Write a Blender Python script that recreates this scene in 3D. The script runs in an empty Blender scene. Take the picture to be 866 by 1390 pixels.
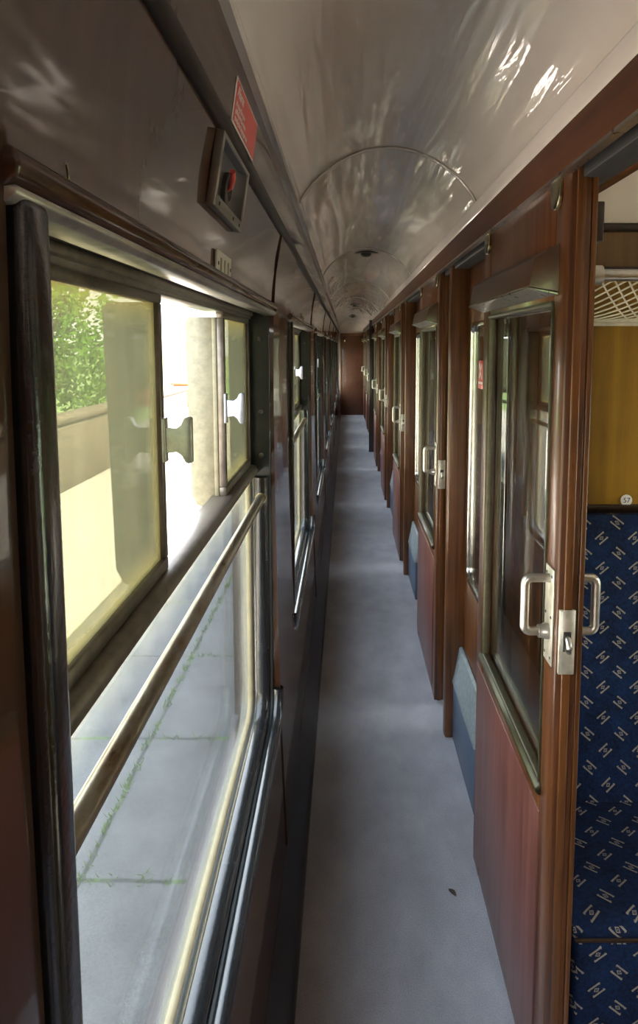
import bpy, bmesh, math, random
from mathutils import Vector, Matrix
random.seed(7)
PI = math.pi
C = bpy.context.scene.collection
BAY = 1.92
NB = 8
YEND = 15.29
YBACK = -1.5
ORD = ['nearest', 'second', 'third', 'fourth', 'fifth', 'sixth', 'seventh', 'farthest']

# ------------------------------------------------------------------ mesh builder
class MB:
    def __init__(s):
        s.v = []; s.f = []; s.sm = []
    def add(s, verts, faces, smooth=False):
        n = len(s.v)
        s.v += [tuple(p) for p in verts]
        for f in faces:
            s.f.append(tuple(i + n for i in f)); s.sm.append(smooth)
        return s
    def box(s, x0, x1, y0, y1, z0, z1):
        v = [(x0,y0,z0),(x1,y0,z0),(x1,y1,z0),(x0,y1,z0),(x0,y0,z1),(x1,y0,z1),(x1,y1,z1),(x0,y1,z1)]
        return s.add(v, [(0,3,2,1),(4,5,6,7),(0,1,5,4),(1,2,6,5),(2,3,7,6),(3,0,4,7)])
    def prism(s, poly, a0, a1, axis='y', smooth=False, caps=True):
        """poly: 2-D points; axis y -> (x,z), x -> (y,z), z -> (x,y)"""
        n = len(poly)
        def P(p, a):
            return {'y': (p[0], a, p[1]), 'x': (a, p[0], p[1]), 'z': (p[0], p[1], a)}[axis]
        v = [P(p, a0) for p in poly] + [P(p, a1) for p in poly]
        s.add(v, [(i, (i+1) % n, n+(i+1) % n, n+i) for i in range(n)], smooth)
        if caps:
            m = len(s.v) - 2*n
            s.f.append(tuple(m+i for i in reversed(range(n)))); s.sm.append(False)
            s.f.append(tuple(m+n+i for i in range(n))); s.sm.append(False)
        return s
    def tube(s, pts, r, n=12, caps=True):
        pts = [Vector(p) for p in pts]
        rings = []
        up = None
        for i, p in enumerate(pts):
            if i == 0: d = pts[1]-p
            elif i == len(pts)-1: d = p-pts[i-1]
            else: d = (pts[i+1]-p).normalized() + (p-pts[i-1]).normalized()
            d.normalize()
            if up is None:
                up = Vector((0,0,1)) if abs(d.z) < .9 else Vector((1,0,0))
            a = d.cross(up).normalized(); b = a.cross(d).normalized(); up = b
            rr = r[i] if isinstance(r, (list, tuple)) else r
            rings.append([p + a*rr*math.cos(2*PI*k/n) + b*rr*math.sin(2*PI*k/n) for k in range(n)])
        v = [q for R in rings for q in R]
        f = []
        for i in range(len(rings)-1):
            for k in range(n):
                f.append((i*n+k, i*n+(k+1) % n, (i+1)*n+(k+1) % n, (i+1)*n+k))
        s.add(v, f, True)
        if caps:
            m = len(s.v)-len(v)
            s.f.append(tuple(m+k for k in reversed(range(n)))); s.sm.append(False)
            e = m+(len(rings)-1)*n
            s.f.append(tuple(e+k for k in range(n))); s.sm.append(False)
        return s
    def ring_sweep(s, path, prof, smooth=False):
        """closed path of (y,z,ny,nz) (n points inwards), closed profile of (n, x)"""
        N = len(path); M = len(prof)
        v = []
        for (y, z, ny, nz) in path:
            for (n, x) in prof:
                v.append((x, y+ny*n, z+nz*n))
        f = []
        for i in range(N):
            j = (i+1) % N
            for k in range(M):
                l = (k+1) % M
                f.append((i*M+k, j*M+k, j*M+l, i*M+l))
        return s.add(v, f, smooth)
    def lathe(s, prof, centre, axis='x', n=24):
        """prof: (r, a) open profile"""
        v = []; c = centre
        for (r, a) in prof:
            for k in range(n):
                t = 2*PI*k/n; p, q = r*math.cos(t), r*math.sin(t)
                v.append({'x': (c[0]+a, c[1]+p, c[2]+q), 'y': (c[0]+p, c[1]+a, c[2]+q), 'z': (c[0]+p, c[1]+q, c[2]+a)}[axis])
        f = []
        for i in range(len(prof)-1):
            for k in range(n):
                f.append((i*n+k, i*n+(k+1) % n, (i+1)*n+(k+1) % n, (i+1)*n+k))
        s.add(v, f, True)
        m = len(s.v)-len(v)
        s.f.append(tuple(m+k for k in range(n))); s.sm.append(False)
        s.f.append(tuple(len(s.v)-n+k for k in range(n))); s.sm.append(False)
        return s
    def build(s, name, mat, parent=None, bevel=0, seg=2, loc=None):
        me = bpy.data.meshes.new(name)
        bm = bmesh.new()
        vs = [bm.verts.new(p) for p in s.v]
        for f, sm in zip(s.f, s.sm):
            try:
                F = bm.faces.new([vs[i] for i in f]); F.smooth = sm
            except ValueError:
                pass
        bmesh.ops.recalc_face_normals(bm, faces=bm.faces[:])
        if bevel:
            es = [e for e in bm.edges if len(e.link_faces) == 2 and e.calc_face_angle(0) > .5
                  and not (e.link_faces[0].smooth and e.link_faces[1].smooth)]
            bmesh.ops.bevel(bm, geom=es, offset=bevel, segments=seg, profile=.5, affect='EDGES', clamp_overlap=True)
        bm.to_mesh(me); bm.free()
        me.set_sharp_from_angle(angle=math.radians(50))
        me.materials.append(mat)
        o = bpy.data.objects.new(name, me); C.objects.link(o)
        if parent: o.parent = parent
        if loc: o.location = loc
        return o

def rrect(y0, y1, z0, z1, rb, rt, n=8):
    """rounded rectangle path (y,z, inward normal)"""
    out = []
    for (cy, cz, r, a0) in ((y1-rb, z0+rb, rb, -PI/2), (y1-rt, z1-rt, rt, 0), (y0+rt, z1-rt, rt, PI/2), (y0+rb, z0+rb, rb, PI)):
        for i in range(n+1):
            a = a0 + PI/2*i/n
            out.append((cy+r*math.cos(a), cz+r*math.sin(a), -math.cos(a), -math.sin(a)))
    return out

def holed(mb, x0, x1, y0, y1, z0, z1, hy0, hy1, hz0, hz1, rb, rt, n=8):
    """slab x0..x1 with a rounded hole"""
    inn = [(p[0], p[1]) for p in rrect(hy0, hy1, hz0, hz1, rb, rt, n)]
    out = []
    corners = [(y1, z0), (y1, z1), (y0, z1), (y0, z0)]
    for c in range(4):
        cy, cz = corners[c]
        for i in range(n+1):
            p = inn[c*(n+1)+i]; t = i/n
            first_h = c in (0, 2)
            a = inn[c*(n+1)]; b = inn[c*(n+1)+n]
            if first_h: s_, e_ = (a[0], cz), (cy, b[1])
            else: s_, e_ = (cy, a[1]), (b[0], cz)
            if t <= .5:
                u = t/.5; out.append((s_[0]+(cy-s_[0])*u, s_[1]+(cz-s_[1])*u))
            else:
                u = (t-.5)/.5; out.append((cy+(e_[0]-cy)*u, cz+(e_[1]-cz)*u))
    N = len(inn)
    v = [(x0, *p) for p in inn]+[(x0, *p) for p in out]+[(x1, *p) for p in inn]+[(x1, *p) for p in out]
    f = []
    for i in range(N):
        j = (i+1) % N
        f += [(i, j, N+j, N+i), (2*N+i, 3*N+i, 3*N+j, 2*N+j), (i, 2*N+i, 2*N+j, j), (N+i, N+j, 3*N+j, 3*N+i)]
    mb.add(v, f)
    return mb

def tag(o, label=None, cat=None, group=None, kind=None):
    if label: o['label'] = label
    if cat: o['category'] = cat
    if group: o['group'] = group
    if kind: o['kind'] = kind
    return o
def empty(name, loc=(0,0,0), rz=0):
    o = bpy.data.objects.new(name, None); C.objects.link(o)
    o.location = loc; o.rotation_euler = (0,0,rz); o.empty_display_size = .05
    return o
def copy_tree(o, parent=None):
    c = o.copy(); C.objects.link(c)
    if parent: c.parent = parent
    for ch in list(o.children): copy_tree(ch, c)
    return c
def text_mesh(txt, size, mat, name, parent, mw, depth=.0008, align='LEFT'):
    cu = bpy.data.curves.new(name, 'FONT'); cu.body = txt; cu.size = size; cu.extrude = depth/2; cu.align_x = align; cu.align_y = 'CENTER'
    t = bpy.data.objects.new(name+'_tmp', cu); C.objects.link(t)
    dg = bpy.context.evaluated_depsgraph_get()
    me = bpy.data.meshes.new_from_object(t.evaluated_get(dg))
    bpy.data.objects.remove(t); bpy.data.curves.remove(cu)
    me.transform(mw); me.name = name
    me.materials.clear(); me.materials.append(mat)
    o = bpy.data.objects.new(name, me); C.objects.link(o)
    if parent: o.parent = parent
    return o

# ------------------------------------------------------------------ materials
class NT:
    def __init__(s, name):
        s.m = bpy.data.materials.new(name); s.m.use_nodes = True
        s.t = s.m.node_tree; s.t.nodes.clear()
        s.out = s.t.nodes.new('ShaderNodeOutputMaterial')
    def n(s, typ, **kw):
        nd = s.t.nodes.new('ShaderNode'+typ)
        for k, v in kw.items(): setattr(nd, k, v)
        return nd
    def l(s, a, b): s.t.links.new(a, b)
    def put(s, sock, v):
        if isinstance(v, bpy.types.NodeSocket): s.l(v, sock)
        else: sock.default_value = v
    def math(s, op, a, b=0.0, clamp=False):
        nd = s.n('Math', operation=op); nd.use_clamp = clamp
        s.put(nd.inputs[0], a); s.put(nd.inputs[1], b); return nd.outputs[0]
    def coord(s, kind='Object', scale=(1,1,1), loc=(0,0,0), rot=(0,0,0)):
        tc = s.n('TexCoord'); mp = s.n('Mapping')
        s.l(tc.outputs[kind], mp.inputs[0])
        mp.inputs['Scale'].default_value = scale; mp.inputs['Location'].default_value = loc; mp.inputs['Rotation'].default_value = rot
        return mp.outputs[0]
    def noise(s, vec, scale=5, detail=4, rough=.55, dist=0):
        nd = s.n('TexNoise'); s.l(vec, nd.inputs['Vector'])
        nd.inputs['Scale'].default_value = scale; nd.inputs['Detail'].default_value = detail
        nd.inputs['Roughness'].default_value = rough; nd.inputs['Distortion'].default_value = dist
        return nd.outputs['Fac']
    def ramp(s, fac, stops):
        nd = s.n('ValToRGB'); s.put(nd.inputs[0], fac)
        e = nd.color_ramp.elements
        while len(e) < len(stops): e.new(.5)
        for k, (p, c) in enumerate(stops):
            e[k].position = p; e[k].color = (*c, 1) if len(c) == 3 else c
        return nd.outputs[0]
    def mix(s, fac, a, b, blend='MIX'):
        nd = s.n('Mix', data_type='RGBA', blend_type=blend)
        s.put(nd.inputs[0], fac)
        s.put(nd.inputs[6], a if isinstance(a, bpy.types.NodeSocket) else (*a, 1))
        s.put(nd.inputs[7], b if isinstance(b, bpy.types.NodeSocket) else (*b, 1))
        return nd.outputs[2]
    def bump(s, h, strength=.2, dist=.01):
        nd = s.n('Bump'); s.l(h, nd.inputs['Height'])
        nd.inputs['Strength'].default_value = strength; nd.inputs['Distance'].default_value = dist
        return nd.outputs[0]
    def principled(s, color, rough=.5, metal=0, coat=0, spec=.5, normal=None, coat_rough=.1, coat_normal=None):
        p = s.n('BsdfPrincipled')
        s.put(p.inputs['Base Color'], color if isinstance(color, bpy.types.NodeSocket) else (*color, 1))
        s.put(p.inputs['Roughness'], rough); s.put(p.inputs['Metallic'], metal)
        p.inputs['Coat Weight'].default_value = coat; p.inputs['Coat Roughness'].default_value = coat_rough
        p.inputs['Specular IOR Level'].default_value = spec
        if normal is not None:
            s.l(normal, p.inputs['Normal'])
        if coat_normal is not None: s.l(coat_normal, p.inputs['Coat Normal'])
        s.l(p.outputs[0], s.out.inputs[0])
        return p

def wood(name, dark, light, grain='z', rough=.32, coat=.5, scale=1.0, bumpy=.05, coat_rough=.12, streak=9, spec=.5, wavy=.12):
    t = NT(name)
    sc = {'x': (1.2, streak*4, streak*4), 'y': (streak*4, 1.2, streak*4), 'z': (streak*4, streak*4, 1.6)}[grain]
    v = t.coord('Object', tuple(q*scale for q in sc))
    a = t.noise(v, 1.0, 6, .6, .6)
    b = t.noise(t.coord('Object', (3,3,3)), 1.5, 3)
    f = t.math('ADD', t.math('MULTIPLY', a, .75), t.math('MULTIPLY', b, .25))
    col = t.ramp(f, [(.38, dark), (.62, light)])
    big = t.noise(t.coord('Object', (2.2, 1.0, 2.2)), 3, 2)
    t.principled(col, rough, 0, coat, spec, t.bump(a, bumpy, .004), coat_rough, t.bump(big, wavy, .01))
    return t.m

def plain(name, col, rough=.5, metal=0, coat=0, var=.15, nscale=30, bump=.0, spec=.5):
    t = NT(name)
    n = t.noise(t.coord('Object'), nscale, 5, .6)
    c = t.ramp(n, [(.3, tuple(q*(1-var) for q in col)), (.7, tuple(min(1, q*(1+var)) for q in col))])
    r = t.math('ADD', t.math('MULTIPLY', n, .2), rough-.1)
    t.principled(c, r, metal, coat, spec, t.bump(n, bump, .003) if bump else None)
    return t.m

def thin_glass(name, tint=(.96,.98,.96), haze=0, hazecol=(.7,.72,.45), stain=None, refl=1.0):
    t = NT(name)
    lw = t.n('LayerWeight'); lw.inputs['Blend'].default_value = .5
    f5 = t.math('POWER', lw.outputs['Facing'], 5.0)
    fr = t.math('MULTIPLY', t.math('ADD', t.math('MULTIPLY', f5, .96), .04), refl, clamp=True)
    tr = t.n('BsdfTransparent'); tr.inputs[0].default_value = (*tint, 1)
    gl = t.n('BsdfGlossy'); gl.inputs['Roughness'].default_value = .02 if not haze else .06
    if not haze: gl.inputs['Roughness'].default_value = .0
    m1 = t.n('MixShader'); t.l(fr, m1.inputs[0]); t.l(tr.outputs[0], m1.inputs[1]); t.l(gl.outputs[0], m1.inputs[2])
    last = m1.outputs[0]
    if haze:
        tl = t.n('BsdfTranslucent'); tl.inputs[0].default_value = (*hazecol, 1)
        df = t.n('BsdfDiffuse'); df.inputs[0].default_value = (*hazecol, 1)
        m2 = t.n('MixShader'); m2.inputs[0].default_value = .25
        t.l(tl.outputs[0], m2.inputs[1]); t.l(df.outputs[0], m2.inputs[2])
        n = t.noise(t.coord('Object', (1, 3, 1)), 6, 5, .6)
        h = t.math('MULTIPLY', t.math('ADD', t.math('MULTIPLY', n, .7), .65), haze)
        if stain:
            tc = t.n('TexCoord'); sx = t.n('SeparateXYZ'); t.l(tc.outputs['Generated'], sx.inputs[0])
            def edge(o): return t.math('MINIMUM', o, t.math('SUBTRACT', 1.0, o))
            e = t.math('MINIMUM', t.math('MULTIPLY', edge(sx.outputs[1]), 1.0), edge(sx.outputs[2]))
            e = t.math('ADD', e, t.math('MULTIPLY', t.math('SUBTRACT', n, .5), .12))
            ef = t.math('MULTIPLY', t.math('SUBTRACT', .13, e), 8.0, clamp=True)
            c = t.mix(ef, hazecol, stain)
            t.l(c, tl.inputs[0]); t.l(c, df.inputs[0])
            h = t.math('ADD', h, t.math('MULTIPLY', ef, .16), clamp=True)
        m3 = t.n('MixShader'); t.l(h, m3.inputs[0]); t.l(last, m3.inputs[1]); t.l(m2.outputs[0], m3.inputs[2])
        last = m3.outputs[0]
    t.l(last, t.out.inputs[0])
    return t.m

def moquette(name, axes):
    """navy seat cloth with small slanted buff lozenges; axes = the two object axes of the cloth"""
    t = NT(name)
    tc = t.n('TexCoord'); sx = t.n('SeparateXYZ'); t.l(tc.outputs['Object'], sx.inputs[0])
    sn = t.n('SeparateXYZ'); t.l(tc.outputs['Normal'], sn.inputs[0])
    X, Y, Z = sx.outputs
    side = t.math('GREATER_THAN', t.math('ABSOLUTE', sn.outputs[0]), .72)
    top = t.math('GREATER_THAN', t.math('ABSOLUTE', sn.outputs[2]), .72)
    def pick(f, p, q): return t.math('ADD', p, t.math('MULTIPLY', f, t.math('SUBTRACT', q, p)))
    U, V = pick(side, X, Y), pick(top, Z, Y)
    PU, PV = .088, .078
    def layer(off, ang):
        u = t.math('ADD', U, 10*PU+off*PU); v = t.math('ADD', V, 10*PV+off*PV)
        u = t.math('MULTIPLY', t.math('SUBTRACT', t.math('FRACT', t.math('DIVIDE', u, PU)), .5), PU)
        v = t.math('MULTIPLY', t.math('SUBTRACT', t.math('FRACT', t.math('DIVIDE', v, PV)), .5), PV)
        c, s_ = math.cos(ang), math.sin(ang)
        a = t.math('ABSOLUTE', t.math('ADD', t.math('MULTIPLY', u, c), t.math('MULTIPLY', v, s_)))
        b = t.math('ABSOLUTE', t.math('SUBTRACT', t.math('MULTIPLY', v, c), t.math('MULTIPLY', u, s_)))
        def band(x, lo, hi): return t.math('MULTIPLY', t.math('GREATER_THAN', x, lo), t.math('LESS_THAN', x, hi))
        bars = t.math('MULTIPLY', band(b, .0068, .0106), t.math('LESS_THAN', a, .0150))
        ends = t.math('MULTIPLY', band(a, .0115, .0135), t.math('LESS_THAN', b, .0100))
        ends = t.math('MULTIPLY', t.math('MULTIPLY', ends, t.math('GREATER_THAN', b, .0050)), .55)
        d = t.math('ADD', a, t.math('MULTIPLY', b, 1.3))
        ring = band(d, .0040, .0068)
        dot = t.math('LESS_THAN', d, .0016)
        return t.math('MAXIMUM', t.math('MAXIMUM', bars, ends), t.math('MAXIMUM', ring, dot))
    msk = t.math('MAXIMUM', layer(0, -.68), layer(.5, .68))
    n = t.noise(t.coord('Object'), 140, 3, .6)
    nb = t.noise(t.coord('Object'), 18, 4, .6)
    base = t.mix(t.math('MULTIPLY', t.math('SUBTRACT', t.math('ADD', t.math('MULTIPLY', n, .6), t.math('MULTIPLY', nb, .5)), .38), 3.0, clamp=True), (.004,.006,.016), (.007,.022,.070))
    wear = t.math('ADD', t.math('MULTIPLY', n, .5), .4)
    col = t.mix(t.math('MULTIPLY', msk, wear, clamp=True), base, (.38,.32,.24))
    t.principled(col, .95, 0, 0, .2, t.bump(n, .25, .002))
    return t.m

M = {}
M['wood_left'] = wood('varnished_brown_panel', (.034,.013,.006), (.060,.024,.011), 'z', .45, 1.0, 1, .02, .05, 3, .1, .10)
M['wood_dark'] = wood('dark_moulding_wood', (.012,.006,.004), (.030,.014,.009), 'y', .3, .5)
M['moulding'] = wood('black_brown_moulding', (.010,.006,.004), (.020,.011,.008), 'y', .5, .12, 1, .03, .2, 8, .3)
M['wood_door'] = wood('mahogany_door', (.045,.013,.004), (.150,.050,.015), 'z', .34, .3, 1, .05, .10, 12)
M['wood_post'] = wood('mahogany_post', (.060,.020,.005), (.190,.070,.019), 'z', .34, .3, 1, .05, .10, 12)
M['wood_fascia'] = wood('mahogany_fascia', (.070,.024,.011), (.125,.048,.022), 'y', .40, .2, 1, .03, .12, 8)
M['wood_hood'] = wood('umber_hood', (.040,.018,.011), (.065,.030,.018), 'y', .4, .3)
M['maroon'] = wood('maroon_door_panel', (.085,.026,.020), (.160,.056,.045), 'z', .40, .25, 1, .06, .18, 10)
M['mustard'] = wood('mustard_veneer', (.150,.070,.002), (.29,.150,.006), 'z', .42, .08, .6, .02, .15, 6)
M['brown_ply'] = wood('brown_veneer', (.10,.052,.014), (.17,.088,.024), 'z', .4, .3, .6)
M['cream'] = plain('cream_paint', (.74,.68,.60), .35, 0, .2, .06, 8)
M['black'] = plain('black_gloss_paint', (.010,.012,.014), .24, 0, .6, .4, 45, .5)
M['jamb'] = plain('dark_green_jamb_paint', (.018,.021,.020), .42, 0, .1, .4, 25, .2)
M['alu'] = plain('dull_brown_aluminium', (.17,.145,.115), .42, .6, 0, .25, 40)
M['alu_bright'] = plain('scuffed_aluminium', (.42,.40,.36), .35, .8, 0, .3, 25)
M['steel'] = plain('worn_steel', (.55,.54,.52), .30, 1, 0, .15, 60)
M['silver'] = plain('satin_silver', (.62,.60,.55), .32, .9, 0, .12, 60)
M['lockplate'] = plain('aged_silver_plate', (.66,.63,.55), .42, .7, 0, .15, 60)
M['handle_green'] = plain('aged_nickel', (.50,.53,.47), .38, .7, 0, .2, 60)
M['pull'] = plain('dull_blue_silver', (.30,.31,.35), .35, .7, 0, .15, 60)
M['brass'] = plain('old_brass', (.40,.35,.22), .25, .95, 0, .08, 10)
M['bead'] = plain('dull_brass_bead', (.060,.052,.028), .35, .5, 0, .3, 40)
M['chrome'] = plain('chrome_rim', (.66,.66,.62), .2, 1, 0, .05, 30)
M['rubber'] = plain('cream_seal', (.30,.25,.15), .6, 0, 0, .15, 30)
M['cream_plate'] = plain('buff_painted_plate', (.24,.215,.135), .6, 0, 0, .2, 60)
M['ivory'] = plain('ivory_plastic', (.50,.46,.38), .45, 0, 0, .1, 60)
M['red'] = plain('red_enamel', (.62,.075,.06), .4, 0, .2, .08, 30)
M['white'] = plain('white_print', (.78,.76,.72), .5, 0, 0, .05, 30)
M['black_print'] = plain('black_print', (.03,.03,.03), .5)
M['dark_metal'] = plain('dark_grey_metal', (.10,.095,.085), .42, .5, 0, .25, 40)
M['greymetal'] = plain('grey_bezel_metal', (.24,.22,.19), .40, .6, 0, .2, 40)
M['tray'] = plain('dark_dished_metal', (.075,.072,.068), .32, .7, 0, .25, 30)
M['boxblue'] = plain('blue_grey_box_paint', (.070,.100,.150), .45, 0, .1, .25, 30)
M['boxlid'] = plain('worn_grey_lid', (.20,.225,.235), .6, 0, 0, .25, 60)
M['plinth'] = plain('black_plinth', (.016,.014,.014), .5, 0, .1, .3, 20)
M['lino'] = plain('brown_lino', (.10,.08,.06), .6)
M['net'] = plain('string_net', (.55,.49,.38), .8)
M['coach_out'] = plain('dark_coach_paint', (.035,.018,.014), .35, 0, .2)
M['roof'] = plain('grey_roof_paint', (.30,.30,.30), .6)
M['glass'] = thin_glass('clear_glass', (.95,.97,.95))
M['glass_low'] = thin_glass('lower_window_glass', (.93,.95,.94), .018, (.62,.66,.62), (.66,.62,.42))
M['glass_door'] = thin_glass('door_glass', (.92,.95,.93), 0, refl=1.3)
M['glass_haze'] = thin_glass('hazy_glass', (.40,.405,.345), .135, (.53,.53,.38), (.66,.55,.24))
M['moq_back'] = moquette('moquette_back', (0, 2))
M['moq_seat'] = moquette('moquette_seat', (0, 1))
M['leaf'] = None

def mat_tube():
    t = NT('worn_handrail_steel')
    n = t.noise(t.coord('Object', (1,.35,1)), 26, 6, .65)
    c = t.ramp(n, [(.35, (.20,.12,.06)), (.52, (.34,.30,.24)), (.75, (.48,.45,.40))])
    t.principled(c, t.math('ADD', t.math('MULTIPLY', n, .25), .18), .75)
    return t.m
M['rail'] = mat_tube()

def mat_ceiling():
    t = NT('gloss_cream_ceiling')
    a = t.noise(t.coord('Object', (9, .75, 9)), 1.0, 2, .5, .5)
    b = t.noise(t.coord('Object', (36, 3.0, 36)), 1.0, 3, .6, .5)
    c = t.noise(t.coord('Object', (150, 40, 150)), 1.0, 2, .6)
    c2 = t.noise(t.coord('Object'), 4, 4)
    col = t.ramp(c2, [(.3, (.70,.63,.555)), (.7, (.77,.70,.63))])
    h = t.math('ADD', a, t.math('MULTIPLY', b, .07))
    h2 = t.math('ADD', h, t.math('MULTIPLY', c, .008))
    p = t.principled(col, .4, 0, 1.0, .4, t.bump(h, .3, .02), .03, t.bump(h2, .75, .03))
    p.inputs['Coat IOR'].default_value = 1.75
    return t.m
M['ceiling'] = mat_ceiling()

def mat_carpet():
    t = NT('blue_grey_carpet')
    a = t.noise(t.coord('Object'), 260, 2, .6)
    b = t.noise(t.coord('Object', (1,.6,1)), 7, 5, .6)
    f = t.math('ADD', t.math('MULTIPLY', a, .45), t.math('MULTIPLY', b, .55))
    col = t.ramp(f, [(.32, (.245,.245,.265)), (.68, (.40,.395,.415))])
    t.principled(col, .95, 0, 0, .15, t.bump(a, .5, .004))
    return t.m
M['carpet'] = mat_carpet()

def mat_platform():
    t = NT('platform_slabs')
    tc = t.n('TexCoord'); sx = t.n('SeparateXYZ'); t.l(tc.outputs['Object'], sx.inputs[0])
    wob = t.math('MULTIPLY', t.math('SUBTRACT', t.noise(t.coord('Object'), 5, 4), .5), .03)
    def joint(o, off, per):
        q = t.math('ADD', t.math('ADD', o, off+per*100), wob)
        fr = t.math('ABSOLUTE', t.math('SUBTRACT', t.math('FRACT', t.math('DIVIDE', q, per)), .5))
        return t.math('MULTIPLY', t.math('SUBTRACT', .5, fr), per)     # distance to joint
    dx = joint(sx.outputs[0], .925, .85)
    dy = joint(sx.outputs[1], -2.11, .83)
    d = t.math('MINIMUM', dx, dy)
    fine = t.noise(t.coord('Object'), 150, 4, .7)
    mid = t.noise(t.coord('Object'), 5, 5, .6)
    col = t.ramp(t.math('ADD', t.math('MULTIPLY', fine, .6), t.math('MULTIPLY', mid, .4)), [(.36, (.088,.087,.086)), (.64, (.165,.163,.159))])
    line = t.math('MULTIPLY', t.math('SUBTRACT', .012, d), 150, clamp=True)
    gn = t.noise(t.coord('Object'), 9, 3)
    gr = t.math('MULTIPLY', t.math('SUBTRACT', gn, .5), 9, clamp=True)
    jc = t.mix(gr, (.055,.055,.05), (.085,.14,.035))
    col = t.mix(t.math('MULTIPLY', line, .9), col, jc)
    fl = t.math('MULTIPLY', t.math('SUBTRACT', t.noise(t.coord('Object'), 260, 1), .68), 12, clamp=True)
    col = t.mix(t.math('MULTIPLY', fl, .8), col, (.50,.50,.48))
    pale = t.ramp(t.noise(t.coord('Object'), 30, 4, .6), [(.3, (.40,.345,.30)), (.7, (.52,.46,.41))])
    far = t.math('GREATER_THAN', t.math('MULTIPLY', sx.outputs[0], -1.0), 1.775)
    col = t.mix(far, col, pale)  # pale paving; colour also lightens the sunlit ground against darkened slabs in shade
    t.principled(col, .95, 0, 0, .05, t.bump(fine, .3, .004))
    return t.m
M['platform'] = mat_platform()

def mat_brick():
    t = NT('old_brick')
    v = t.coord('Object', (1,1,1), (0,0,0), (0, 0, 0))
    sx = t.n('SeparateXYZ'); t.l(v, sx.inputs[0]); cb = t.n('CombineXYZ')
    t.l(sx.outputs[1], cb.inputs[0]); t.l(sx.outputs[2], cb.inputs[1])
    b = t.n('TexBrick'); t.l(cb.outputs[0], b.inputs['Vector'])
    b.inputs['Scale'].default_value = 4.4; b.inputs['Color1'].default_value = (.19,.13,.085,1); b.inputs['Color2'].default_value = (.13,.10,.07,1)
    b.inputs['Mortar'].default_value = (.24,.22,.18,1); b.inputs['Mortar Size'].default_value = .018
    t.principled(b.outputs[0], .9)
    return t.m
M['brick'] = mat_brick()
M['redbrick'] = plain('red_brick', (.55,.10,.06), .9, 0, 0, .3, 12)
M['bark'] = plain('bark', (.10,.075,.05), .9, 0, 0, .4, 20, .5)
M['ballast'] = plain('pale_ballast', (.36,.33,.29), .95, 0, 0, .4, 40)
M['earth'] = plain('grass_ground', (.16,.24,.07), .95, 0, 0, .4, 8)
def mat_leaf(name, col):
    t = NT(name)
    n = t.noise(t.coord('Object'), 3.0, 3)
    c = t.ramp(n, [(.3, tuple(q*.7 for q in col)), (.7, tuple(q*1.25 for q in col))])
    d = t.n('BsdfDiffuse'); tl = t.n('BsdfTranslucent'); t.l(c, d.inputs[0]); t.l(c, tl.inputs[0])
    m = t.n('MixShader'); m.inputs[0].default_value = .4
    t.l(d.outputs[0], m.inputs[1]); t.l(tl.outputs[0], m.inputs[2]); t.l(m.outputs[0], t.out.inputs[0])
    return t.m
M['leaf'] = mat_leaf('spring_leaves', (.17,.33,.045))
M['leaf2'] = mat_leaf('deep_leaves', (.10,.22,.035))
M['blade'] = mat_leaf('grass_blades', (.12,.20,.045))
M['dead'] = plain('dry_leaf', (.06,.04,.03), .8)

# ------------------------------------------------------------------ left wall
WP = [(.13,-.176),(.54,-.190),(1.0,-.199),(1.4,-.203),(1.70,-.200),(1.82,-.1895),(1.91,-.173),(2.06,-.150)]
def xin(z):
    n = len(WP)
    for i in range(n-1):
        (a, xa), (b, xb) = WP[i], WP[i+1]
        if z <= b or i == n-2:
            t = (z-a)/(b-a)
            m0 = (xb-WP[max(i-1,0)][1])/(b-WP[max(i-1,0)][0])*(b-a)
            m1 = (WP[min(i+2,n-1)][1]-xa)/(WP[min(i+2,n-1)][0]-a)*(b-a)
            return (2*t**3-3*t**2+1)*xa+(t**3-2*t**2+t)*m0+(-2*t**3+3*t**2)*xb+(t**3-t**2)*m1
XOUT = -.31
def prof(z0, z1, off=0.0, xo=XOUT, n=10):
    zs = [z0+(z1-z0)*i/n for i in range(n+1)]
    return [(xin(z)+off, z) for z in zs] + [(xo, z1), (xo, z0)]
W0, W1, WZ0, WZ1 = .390, 1.80, .54, 1.70      # window opening of the nearest bay
def wall_left():
    mb = MB(); g = .0025
    for k in range(-1, NB):  # bay behind the camera is an unseen, unglazed opening added for daylight
        o = BAY*k
        a, b, c = W0+o, W1+o, W0+o+BAY
        y0 = max(a, YBACK)
        mb.prism(prof(WZ1, 1.905), y0+g, b-g)
        mb.prism(prof(1.905, 2.05), y0, min(c, YEND), smooth=False)
        # below the sill, corners left open for the rounded frame
        mb.prism(prof(.12, WZ0), y0+g, b-g)
        c2 = min(c, YEND)
        mb.prism(prof(.12, 1.905, .003, n=16), b, c2)
    mb.box(XOUT, -.25, YBACK, YEND, 1.905, 2.05)
    mb.box(XOUT, -.17, YBACK, YEND, -.1, .12)
    w = mb.build('wall_left', M['wood_left'])
    for p in w.data.polygons: p.use_smooth = abs(p.normal.y) < .1 and p.normal.x > .75
    return tag(w, 'dark brown varnished side wall panelling around the corridor windows on the left', 'wall', kind='structure')
wall_left()
# window corner gussets live in the frames; outer coach paint
mb = MB()
for k in range(-1, NB):
    o = BAY*k; mb.prism([(XOUT-.012,.54),(XOUT,.54),(XOUT,1.69),(XOUT-.012,1.69)], max(W1+o, YBACK), min(W0+o+BAY, YEND))
mb.box(XOUT-.012, XOUT, YBACK, YEND, -.3, .525); mb.box(XOUT-.012, XOUT, YBACK, YEND, 1.69, 2.02)
tag(mb.build('wall_outside', M['coach_out']), 'dark painted outer skin of the coach side seen past the open window', 'wall', kind='structure')

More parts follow.
